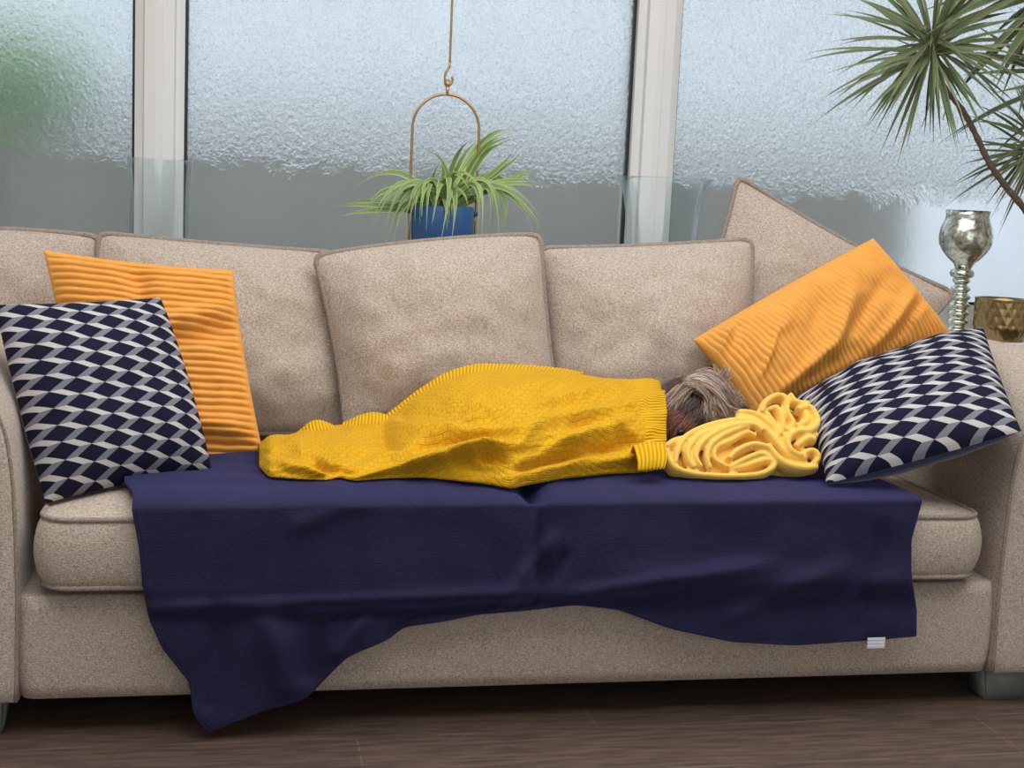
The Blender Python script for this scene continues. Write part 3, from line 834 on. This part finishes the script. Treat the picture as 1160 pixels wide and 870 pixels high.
def hair(name, mt, guides, n, w, spread, label=None):
    """guides: list of (px,py,y) polylines; hairs interpolate between neighbouring guides"""
    bm = bmesh.new()
    G_ = [catmull([px3(*p) for p in g], 4) for g in guides]
    for i in range(n):
        a = random.random()*(len(G_)-1); k = int(a); f = a-k
        A, B = G_[k], G_[k+1]; L = min(len(A), len(B))
        if i % 16 == 0:
            ca = random.random()*(len(G_)-1); co = Vector((random.gauss(0, spread*2.1), random.gauss(0, spread*1.2)-.002, random.gauss(0, spread*2.1))); cph = random.random()*6; cc = random.uniform(0, .006)
        a = min(len(G_)-1.001, max(0, ca+random.gauss(0, .10))); k = int(a); f = a-k
        A, B = G_[k], G_[k+1]; L = min(len(A), len(B))
        o_ = Vector((random.gauss(0, spread*1.3), random.gauss(0, spread), random.gauss(0, spread*1.3)))
        s0 = random.random()*.45; s1 = min(1, s0+random.uniform(.45, .8)); ph = random.random()*6; c_ = random.uniform(.0, .0055)
        pts = []
        for m_ in range(8):
            s = (s0+(s1-s0)*m_/7)*(L-1); q = int(min(s, L-2)); e = s-q
            p = (A[q].lerp(A[q+1], e)).lerp(B[q].lerp(B[q+1], e), f)
            lift = Vector((0, -.004*math.sin(PI*m_/7), 0))
            e1 = m_/7; pts.append(p+o_*(.9-.75*e1)+co*(.25+1.3*e1)+lift+Vector((math.sin(cph+m_*.8)*cc*e1, 0, math.cos(cph+m_*.7)*cc*e1)))
        strand(bm, pts, w*random.uniform(.6, 1.2))
    return obj(name, bm, mt, dog, label=label)
# dark coat: neck and brow
hair('neck_hair', H_DARK, [[(774, 431, .38), (762, 434, .36), (754, 446, .34), (750, 462, .33)], [(780, 433, .36), (766, 440, .33), (757, 454, .31), (751, 474, .30)], [(785, 440, .32), (770, 448, .30), (760, 460, .29), (753, 476, .285)]], 900, .0009, .0035)
hair('brow_hair', H_DARK, [[(772, 448, .285), (766, 455, .278), (762, 462, .272), (760, 470, .27)], [(785, 450, .285), (780, 458, .275), (776, 466, .268), (772, 475, .264)], [(795, 458, .285), (793, 466, .272), (788, 474, .266), (784, 482, .262)], [(806, 466, .29), (808, 476, .28), (800, 486, .275), (790, 494, .27)]], 1100, .0009, .003)
# pale forelock sweeping from the parting
hair('forelock', H_PALE, [[(790, 436, .30), (772, 438, .285), (760, 449, .278), (751, 460, .276), (748, 470, .278)], [(790, 438, .295), (776, 443, .28), (766, 453, .272), (757, 464, .268), (751, 474, .27)]], 420, .0009, .0028)
hair('crown_hair', H_PALE, [[(768, 438, .29), (780, 436, .285), (796, 442, .275), (806, 456, .27), (816, 468, .275)], [(778, 432, .31), (792, 430, .295), (808, 438, .285), (818, 452, .28), (826, 466, .285)],
     [(784, 428, .33), (798, 424, .32), (812, 430, .31), (824, 444, .305), (832, 460, .305)], [(788, 430, .35), (804, 424, .345), (816, 432, .34), (828, 448, .33), (835, 464, .325)]], 1700, .0009, .003)
hair('ear_hair', H_PALE, [[(800, 452, .27), (800, 466, .262), (806, 478, .262), (816, 486, .27)], [(808, 450, .27), (812, 464, .265), (818, 476, .27), (826, 484, .278)], [(818, 452, .28), (822, 462, .28), (828, 472, .285), (836, 480, .29)]], 1000, .0009, .003)
hair('muzzle_hair', H_RED, [[(768, 466, .262), (757, 470, .262), (749, 480, .268), (747, 494, .272)], [(772, 470, .255), (760, 477, .252), (752, 490, .256), (752, 503, .265)], [(778, 474, .25), (768, 484, .246), (762, 496, .25), (764, 506, .258)], [(790, 480, .255), (783, 488, .253), (778, 497, .256), (776, 506, .262)]], 1300, .0008, .0025, 'reddish-brown muzzle hair')
NOSE = M('dog_nose', (30, 24, 26), .3).m
bm = bmesh.new(); bmesh.ops.create_uvsphere(bm, u_segments=16, v_segments=10, radius=.0085)
for v in bm.verts: v.co = Vector((v.co.x*1.0, v.co.y*.8, v.co.z*.85)) + at(771, 490, y=.238)
hair('flyaway_hair', H_PALE, [[(806, 436, .31), (808, 428, .31), (806, 420, .315), (803, 416, .32)], [(814, 440, .31), (819, 432, .31), (820, 424, .315), (818, 419, .32)], [(820, 452, .30), (828, 448, .30), (834, 446, .31), (838, 447, .315)], [(822, 464, .295), (830, 464, .295), (837, 466, .30), (841, 470, .305)]], 420, .0008, .0025)
obj('nose', bm, NOSE, dog, label='dark wet nose')

# ------------------------------------------------------------------ crumpled yellow fleece
fle = thing('fleece_blanket', 'pale yellow fleece blanket crumpled in folds between the dog and the right cushions', 'blanket', (.55, .2, .47))
PF = at(820, 542, z=.472); NF = Vector((0, -.80, .60)).normalized()
bm = bmesh.new()
def cpt(x, y, lift=0):
    px, py = 700+x/4.833, 400+y/4.833
    p = atp(px, py, PF, NF)
    return p + NF*lift
rolls = [
 ([(262, 540), (270, 600), (310, 640), (390, 672), (560, 688), (740, 682), (825, 650), (838, 612), (790, 600), (700, 628), (600, 655)], .0085, .004),
 ([(300, 620), (310, 560), (350, 490), (430, 440), (560, 402), (690, 392), (775, 430), (850, 510), (920, 585), (985, 598)], .0095, .010),
 ([(400, 652), (368, 600), (372, 540), (440, 472), (560, 425), (650, 404)], .009, .012),
 ([(440, 650), (408, 590), (440, 520), (520, 462), (620, 424), (720, 418), (770, 450)], .008, .016),
 ([(490, 655), (470, 590), (490, 530), (560, 475), (660, 435), (700, 430)], .008, .014),
 ([(590, 640), (520, 600), (520, 540), (600, 500), (690, 455), (745, 470)], .007, .010),
 ([(590, 600), (640, 555), (720, 525), (800, 540), (842, 585)], .009, .012),
 ([(600, 640), (680, 600), (760, 570), (820, 585)], .008, .008),
 ([(645, 335), (720, 345), (790, 385), (840, 440), (870, 500)], .009, .006),
 ([(640, 360), (700, 372), (760, 400), (820, 450)], .009, .002),
 ([(765, 350), (790, 295), (850, 262), (900, 285), (900, 350), (935, 410), (905, 452)], .010, .014),
 ([(790, 340), (830, 400), (850, 460), (850, 520)], .009, .010),
 ([(845, 315), (870, 360), (880, 420), (870, 470)], .0095, .012),
 ([(925, 245), (945, 285), (985, 300), (1025, 292)], .009, .012),
 ([(960, 340), (1020, 325), (1055, 370), (1060, 420), (1020, 460), (955, 462), (905, 500), (920, 560), (980, 590)], .011, .016),
 ([(1000, 345), (1010, 400), (960, 430)], .011, .012),
 ([(950, 540), (1010, 500), (1060, 505)], .011, .014), ([(1000, 610), (1000, 575), (1045, 565), (1075, 600), (1050, 632)], .010, .014),
 ([(960, 480), (1040, 480), (1080, 470)], .010, .008),
 ([(800, 520), (860, 600), (920, 640), (1000, 655), (1075, 645)], .011, .010),
 ([(830, 560), (900, 620), (990, 632), (1060, 625)], .009, .004),
 ([(270, 600), (300, 640), (340, 655)], .011, .000), ([(258, 530), (300, 500), (360, 480)], .011, .002)]
for pts, r, lift in rolls:
    P = catmull([cpt(x, y, lift) for x, y in pts], 6)
    n = len(P); rr = [r*(.75+.25*math.sin(PI*min(1, max(0, k/(n-1))))) for k in range(n)]
    # a tall soft pleat: tube flattened along the heap normal
    tube(bm, P, [k*2.1 for k in rr], 10, flat=.45, nrm=NF)
def blob(cx, cy_, rx, rz, depth, back):
    c_ = cpt(cx, cy_)-NF*back; ax = Vector((1, 0, 0)); az = NF.cross(ax).normalized()
    k = bmesh.ops.create_icosphere(bm, subdivisions=4, radius=1.0)
    for v in k['verts']:
        q = v.co.copy(); v.co = c_+ax*(q.x*rx/4.833/500)+az*(q.z*rz/4.833/430)+NF*(q.y*depth)
        v.co += NF*.004*nz(v.co.x*40, v.co.z*40, 1)
blob(590, 585, 280, 130, .030, .029); blob(940, 470, 150, 205, .035, .034); blob(760, 450, 160, 95, .03, .034); blob(390, 590, 110, 65, .022, .024); blob(960, 600, 120, 70, .03, .030)
for v in bm.verts: v.co.z = max(v.co.z, .4715)
o = obj('fleece', bm, FLEECE, fle)
md = o.modifiers.new('remesh', 'REMESH'); md.mode = 'VOXEL'; md.voxel_size = .0026; md.use_smooth_shade = True
md = o.modifiers.new('smooth', 'SMOOTH'); md.factor = .5; md.iterations = 3

# ------------------------------------------------------------------ window sill things
def vase(c, prof, label):
    bm = bmesh.new(); th = .002
    inner = [(max(r-th, .001), z+(.008 if k == 0 else 0)) for k, (r, z) in enumerate(prof)]
    full = [(.001, 0)]+prof+inner[::-1]+[(.001, .008)]
    lathe(bm, full, c, 72)
    bmesh.ops.recalc_face_normals(bm, faces=bm.faces)
    o = obj('glass_vase', bm, CLEAR, None, base=c); tag(o, label, 'vase', 'clear glass hurricane vases')
a = at(143, 178, y=1.19); b = at(219, 181, y=1.19); cx = (a.x+b.x)/2; R_ = (b.x-a.x)/2; hgt = a.z-SILL
vase((cx, 1.19, SILL), [(R_*.93, 0), (R_*.95, .02), (R_*.93, .12), (R_*.925, hgt*.7), (R_*.94, hgt*.82), (R_*.98, hgt*.93), (R_, hgt)], 'straight clear glass vase before the left window post')
a = at(700, 197, y=1.18); b = at(806, 202, y=1.18); cx = (a.x+b.x)/2; R_ = (b.x-a.x)/2; hgt = a.z-SILL-.005
vase((cx, 1.18, SILL), [(R_*.66, 0), (R_*.70, .02), (R_*.71, .10), (R_*.73, hgt*.55), (R_*.76, hgt*.74), (R_*.83, hgt*.88), (R_*.94, hgt*.97), (R_, hgt)], 'clear glass vase with a flared rim before the right window post')

yc = 1.17
k = (yc-CAM.y)/1500/1.03*1.0
def zpx(px, py): return at(px, py, y=yc).z
bc = at(1088, 330, y=yc); sc = (at(1117, 268, y=yc).x-at(1064, 268, y=yc).x)/53
ch = thing('candle_holder', 'silver mercury-glass goblet candle holder on the window sill', 'candle holder', (bc.x, yc, SILL))
z0 = zpx(1090, 304)
rows_b = [(238, 22.5), (244, 21.5), (250, 22.5), (258, 25.5), (267, 27), (276, 26.5), (284, 23), (292, 17), (299, 10), (304, 8)]
pr = [(r*sc, zpx(1090, py)-SILL) for py, r in rows_b][::-1]
bm = bmesh.new(); inn = [(max(r-.003, .002), z) for r, z in pr[2:]][::-1]
lathe(bm, pr+inn+[(.002, pr[2][1])], (bc.x+.002, yc, SILL), 48); bmesh.ops.recalc_face_normals(bm, faces=bm.faces); obj('bowl', bm, MERC, ch)
bm = bmesh.new()
st = [(.0, 0), (16*sc, 0), (17*sc, .004), (15*sc, .010), (10*sc, .016)]
zt = pr[0][1]; K = 60
stem = []
for i in range(K+1):
    z = .016+(zt-.03-.016)*i/K; stem.append(((9.4+1.7*math.sin(i/K*2*PI*6.5)-2.0*sm(.6, 1, i/K))*sc, z))
stem += [(8*sc, zt-.028), (11.5*sc, zt-.024), (12.5*sc, zt-.014), (11*sc, zt-.006), (8*sc, zt)]
lathe(bm, [(.001, 0)]+st[1:]+stem, (bc.x, yc, SILL), 32); obj('stem', bm, MERC, ch)
yg = 1.10
a = at(1109, 337, y=yg); b = at(1165, 337, y=yg); R_ = (b.x-a.x)/2; cx = (a.x+b.x)/2; hp_ = a.z-SILL
def hamm(th, z, j):
    if j > 44 or z < .004: return 0
    k_ = th*18/(2*PI); row = z/hp_*5.2; off = .5*(int(row) % 2)
    fx = abs(((k_+off) % 1)-.5)*2; fz = row % 1
    return -.0035*abs(fx-fz*.9)
pr = [(R_*(.80+.2*sm(0, .35, i/44)), hp_*i/44) for i in range(45)]
pr[0] = (R_*.74, 0)
bm = bmesh.new(); lathe(bm, [(.001, 0)]+pr+[(R_-.004, hp_), (R_-.006, hp_-.01), (R_*.8, .01), (.001, .01)], (cx, yg, SILL), 144, dr=lambda th, z, j: hamm(th, z, j) if 1 < j < 43 else 0)
bmesh.ops.recalc_face_normals(bm, faces=bm.faces)
o = obj('gold_pot', bm, GOLD, None, base=(cx, yg, SILL), smooth=True); tag(o, 'gold faceted candle pot on the sill at the right edge', 'pot')

# ------------------------------------------------------------------ hanging planter
yp = 1.0
pc = at(501, 258, y=yp); s = (at(538, 258, y=yp).x-at(463, 258, y=yp).x)/75
hp = thing('hanging_planter', 'blue plant pot with arching grassy plant in a hanging brass arch', 'hanging planter', (pc.x, yp, at(500, 292, y=yp).z-.06))
bm = bmesh.new(); zt = at(500, 233, y=yp).z; zb = at(500, 290, y=yp).z
pts = [(pc.x-37.5*s, yp, zb-.05), (pc.x-37.5*s, yp, at(463, 250, y=yp).z)]
cz = at(501, 146, y=yp).z
for k in range(17):
    a = PI-PI*k/16; pts.append((pc.x+37.5*s*math.cos(a), yp, cz+38*s*math.sin(a)))
pts += [(pc.x+37.5*s, yp, at(538, 250, y=yp).z), (pc.x+37.5*s, yp, zb-.05)]
pts2 = []
for a, b in zip(pts, pts[1:]):
    for k in range(3): pts2.append(Vector(a).lerp(Vector(b), k/3))
bm2 = bmesh.new(); tube(bm2, pts2+[Vector(pts[-1])]+[Vector((pc.x+37.5*s*math.cos(a_), yp, zb-.05-.02*math.sin(a_))) for a_ in [PI*k/10 for k in range(1, 10)]], .0035, 8, True); bm.free()
obj('arch_frame', bm2, BRASS, hp)
zh = cz+38*s
bm = bmesh.new(); hk = [Vector((pc.x, yp, zh-.004)), Vector((pc.x, yp, zh+.022))]; tube(bm, hk, .004, 8)
ringp = [(pc.x+.007*math.cos(a_), yp, zh+.028+.009*math.sin(a_)) for a_ in [2*PI*k/14 for k in range(14)]]; tube(bm, ringp, .0025, 6, True); obj('loop', bm, BRASS, hp)
bm = bmesh.new()
w = [(.010, .045), (.012, .034), (.006, .026), (-.003, .026), (-.008, .036), (-.007, .052), (.000, .066), (.003, .08), (.003, .2), (.003, ZC-zh)]
tube(bm, catmull([(pc.x+a_, yp-.003, zh+b_) for a_, b_ in w], 6), .003, 8); obj('ceiling_hook', bm, BRASS, hp)
pot = bmesh.new(); Rp = 35*s
pf = [(.001, zb-.012), (Rp*.45, zb-.010), (Rp*.72, zb), (Rp*.9, zb+.018), (Rp*.98, zb+.04), (Rp, zb+.06), (Rp, zt-.004), (Rp-.003, zt), (Rp-.007, zt), (Rp-.008, zt-.02), (.001, zt-.02)]
lathe(pot, pf, (pc.x, yp, 0), 56); bmesh.ops.recalc_face_normals(pot, faces=pot.faces); po_ = obj('pot', pot, BLUEPOT, hp, label='matt blue pot')
bm = bmesh.new(); lathe(bm, [(.001, zt-.02), (Rp-.009, zt-.02), (Rp-.009, zt-.014), (.001, zt-.012)], (pc.x, yp, 0), 32); obj('soil', bm, SOIL, hp)
for sd in (-1, 1):
    bm = bmesh.new(); tube(bm, [(pc.x+sd*(Rp-.002), yp, zt-.018), (pc.x+sd*(37.5*s+.006), yp, zt-.018)], .006, 12); obj('pivot_knob', bm, BLUEPOT, hp)
def blade(bm, pts, w, tip=.05, fold=.25, n=12, nrm=None):
    uvl = bm.loops.layers.uv.verify(); P = []
    a, b, c_ = [Vector(p) for p in pts]
    for k in range(n+1):
        t = k/n; P.append(a*(1-t)**2+b*2*t*(1-t)+c_*t*t)
    prev = None; R_ = []
    for k, p in enumerate(P):
        t = (P[min(k+1, n)]-P[max(k-1, 0)]).normalized()
        u = t.cross(Vector((0, -1, .3)) if nrm is None else nrm)
        if prev is not None and u.dot(prev) < 0: u = -u
        if u.length < .1: u = prev or Vector((1, 0, 0))
        u.normalize(); prev = u.copy(); q = t.cross(u)
        f = k/n; ww = w*(.45+.55*sm(0, .2, f))*(1-sm(.45, 1.0, f)*(1-tip))
        R_.append([bm.verts.new(p-u*ww), bm.verts.new(p+q*ww*fold), bm.verts.new(p+u*ww)])
    for k in range(n):
        for m_ in (0, 1):
            f = bm.faces.new((R_[k][m_], R_[k][m_+1], R_[k+1][m_+1], R_[k+1][m_]))
            for l, (x_, y_) in zip(f.loops, ((m_, k), (m_+1, k), (m_+1, k+1), (m_, k+1))): l[uvl].uv = (x_*.5, y_/n)
bm = bmesh.new(); r = random.Random(5)
cen = Vector((pc.x, yp, zt-.012))
# tips read off the plant: (tip px, apex px, depth offset)
tips = [((404, 211), (455, 188), 0), ((414, 248), (440, 205), -.03), ((386, 245), (432, 236), .0), ((420, 255), (455, 195), -.04), ((434, 262), (462, 196), -.05), ((440, 268), (468, 200), -.03),
        ((455, 270), (474, 196), -.06), ((483, 262), (487, 195), -.08), ((489, 255), (500, 198), -.08), ((500, 270), (512, 205), -.09), ((508, 246), (508, 190), -.08), ((534, 219), (512, 188), -.07), ((499, 182), (486, 212), -.04),
        ((482, 171), (506, 184), 0), ((578, 150), (540, 160), .02), ((582, 155), (538, 172), 0), ((572, 156), (530, 178), .03), ((545, 158), (520, 180), .02), ((594, 168), (566, 196), 0), ((606, 192), (570, 208), .02), ((608, 214), (566, 205), -.02),
        ((614, 249), (560, 195), -.03), ((614, 264), (568, 206), .0), ((565, 270), (552, 190), -.04), ((560, 272), (575, 205), -.02), ((545, 268), (545, 196), -.07), ((553, 262), (556, 200), -.05), ((588, 232), (560, 190), .03),
        ((600, 200), (565, 205), .04), ((395, 235), (430, 228), .03), ((448, 258), (462, 212), -.02), ((470, 250), (478, 204), -.09), ((426, 240), (452, 200), .03), ((575, 165), (545, 172), -.03), ((590, 215), (560, 200), .02)]
for i, (tp, ap, dy) in enumerate(tips):
    for rep in range(2 if i > 1 else 1):
        jx, jy = (r.gauss(0, 7), r.gauss(0, 6)) if rep else (0, 0)
        T = at(tp[0]+jx, tp[1]+jy, y=yp+dy*1.5+(r.gauss(0, .03) if rep else 0)); A = at(ap[0]+jx*.5, ap[1]+jy*.5, y=yp+dy*.8)
        base = cen+Vector((r.gauss(0, .016), r.gauss(0, .016), 0))
        blade(bm, (base, A*2-(base+T)/2 if rep == 0 and False else A+(A-(base+T)/2)*.55, T), r.uniform(.0050, .0088))
for i in range(40):
    th = r.random()*2*PI; Lr = r.uniform(.05, .11); h = r.uniform(.02, .07); d = r.uniform(.02, .10)
    base = cen+Vector((r.gauss(0, .016), r.gauss(0, .016), 0)); D = Vector((math.cos(th), math.sin(th), 0))
    blade(bm, (base, base+D*Lr*.6+Vector((0, 0, h*1.8)), base+D*Lr*1.2+Vector((0, 0, h-d))), r.uniform(.003, .0055))
obj('foliage', bm, SPIDER, hp)

# ------------------------------------------------------------------ dragon tree
yd = .98
def Pd(px, py, dy=0): return at(px, py, y=yd+dy)
dt = thing('dragon_tree', 'tall dragon tree with spiky leaf heads at the right of the sofa', 'plant', (1.93, yd+.02, 0))
trunkA = [Pd(1056, 62), Pd(1064, 84), Pd(1074, 105), Pd(1090, 124), Pd(1104, 150), Pd(1121, 185), Pd(1140, 212), Pd(1160, 236), Pd(1195, 285, .02), Pd(1225, 360, .02), Vector((1.93, yd+.02, .42)), Vector((1.93, yd+.02, .26))]
bm = bmesh.new(); P = catmull(trunkA, 8); n = len(P)
tube(bm, P, [.006+.006*(k/n)+.001*math.sin(k*1.9) for k in range(n)], 10); obj('trunk', bm, BARK, dt)
bm = bmesh.new(); P = catmull([Pd(1190, 150, .05), Pd(1195, 220, .06), Pd(1215, 330, .05), Vector((1.95, yd+.03, .45)), Vector((1.94, yd+.03, .27))], 8); n = len(P)
tube(bm, P, [.008+.009*(k/n) for k in range(n)], 10); obj('trunk', bm, BARK, dt)
bm = bmesh.new(); P = catmull([Pd(1200, -30, -.05), Pd(1215, 100, -.02), Pd(1225, 300, .03), Vector((1.96, yd, .45)), Vector((1.95, yd, .27))], 8); n = len(P)
tube(bm, P, [.008+.009*(k/n) for k in range(n)], 10); obj('trunk', bm, BARK, dt)
r = random.Random(12)
def head(c_, n, L, wid, seed, zmin=-1, bias=(0, 0, 0)):
    bm = bmesh.new(); rr = random.Random(seed)
    for i in range(n):
        zz = 1-2*(i+.5)/n; zz = zz*.98
        if zz < zmin: continue
        th = i*2.39996+rr.gauss(0, .12)
        d = Vector((math.cos(th)*math.sqrt(1-zz*zz), math.sin(th)*math.sqrt(1-zz*zz)*.9, zz)) + Vector(bias)
        d.normalize(); l = L*rr.uniform(.75, 1.08)*(1 if zz > -.5 else .85)
        g = Vector((0, 0, -1)); b0 = c_+Vector((0, 0, rr.uniform(-.03, .03)))+d*.006
        dr = rr.uniform(.05, .22)*l
        blade(bm, (b0, b0+d*l*.55+g*(-.02*l), b0+d*l+g*dr), wid*rr.uniform(.65, 1.1), .04, .35, 9)
    obj('leaf_head', bm, DRAC, dt)
head(Pd(1056, 52), 120, .34, .0062, 1)
head(Pd(1178, 168, .04), 80, .27, .0055, 2)
head(Pd(1192, -14, -.05), 60, .42, .0115, 3)
head(Pd(1215, 95, -.02), 46, .36, .008, 4)
# hanging aerial roots under the main head
bm = bmesh.new()
for pts in ([(1062, 88), (1066, 104), (1072, 118), (1068, 136)], [(1060, 90), (1054, 112), (1050, 128), (1044, 144)], [(1064, 86), (1074, 106), (1078, 112)]):
    tube(bm, catmull([Pd(a, b, -.01) for a, b in pts], 5), .0012, 5)
obj('dry_strands', bm, BARK, dt)
bm = bmesh.new(); lathe(bm, [(.001, 0), (.12, 0), (.125, .01), (.15, .27), (.155, .28), (.145, .28), (.14, .25), (.001, .25)], (1.93, yd+.02, 0), 48)
obj('plant_pot', bm, GREYFOOT, dt)
bm = bmesh.new(); lathe(bm, [(.001, .25), (.138, .25), (.138, .262), (.001, .266)], (1.93, yd+.02, 0), 32); obj('soil', bm, SOIL, dt)
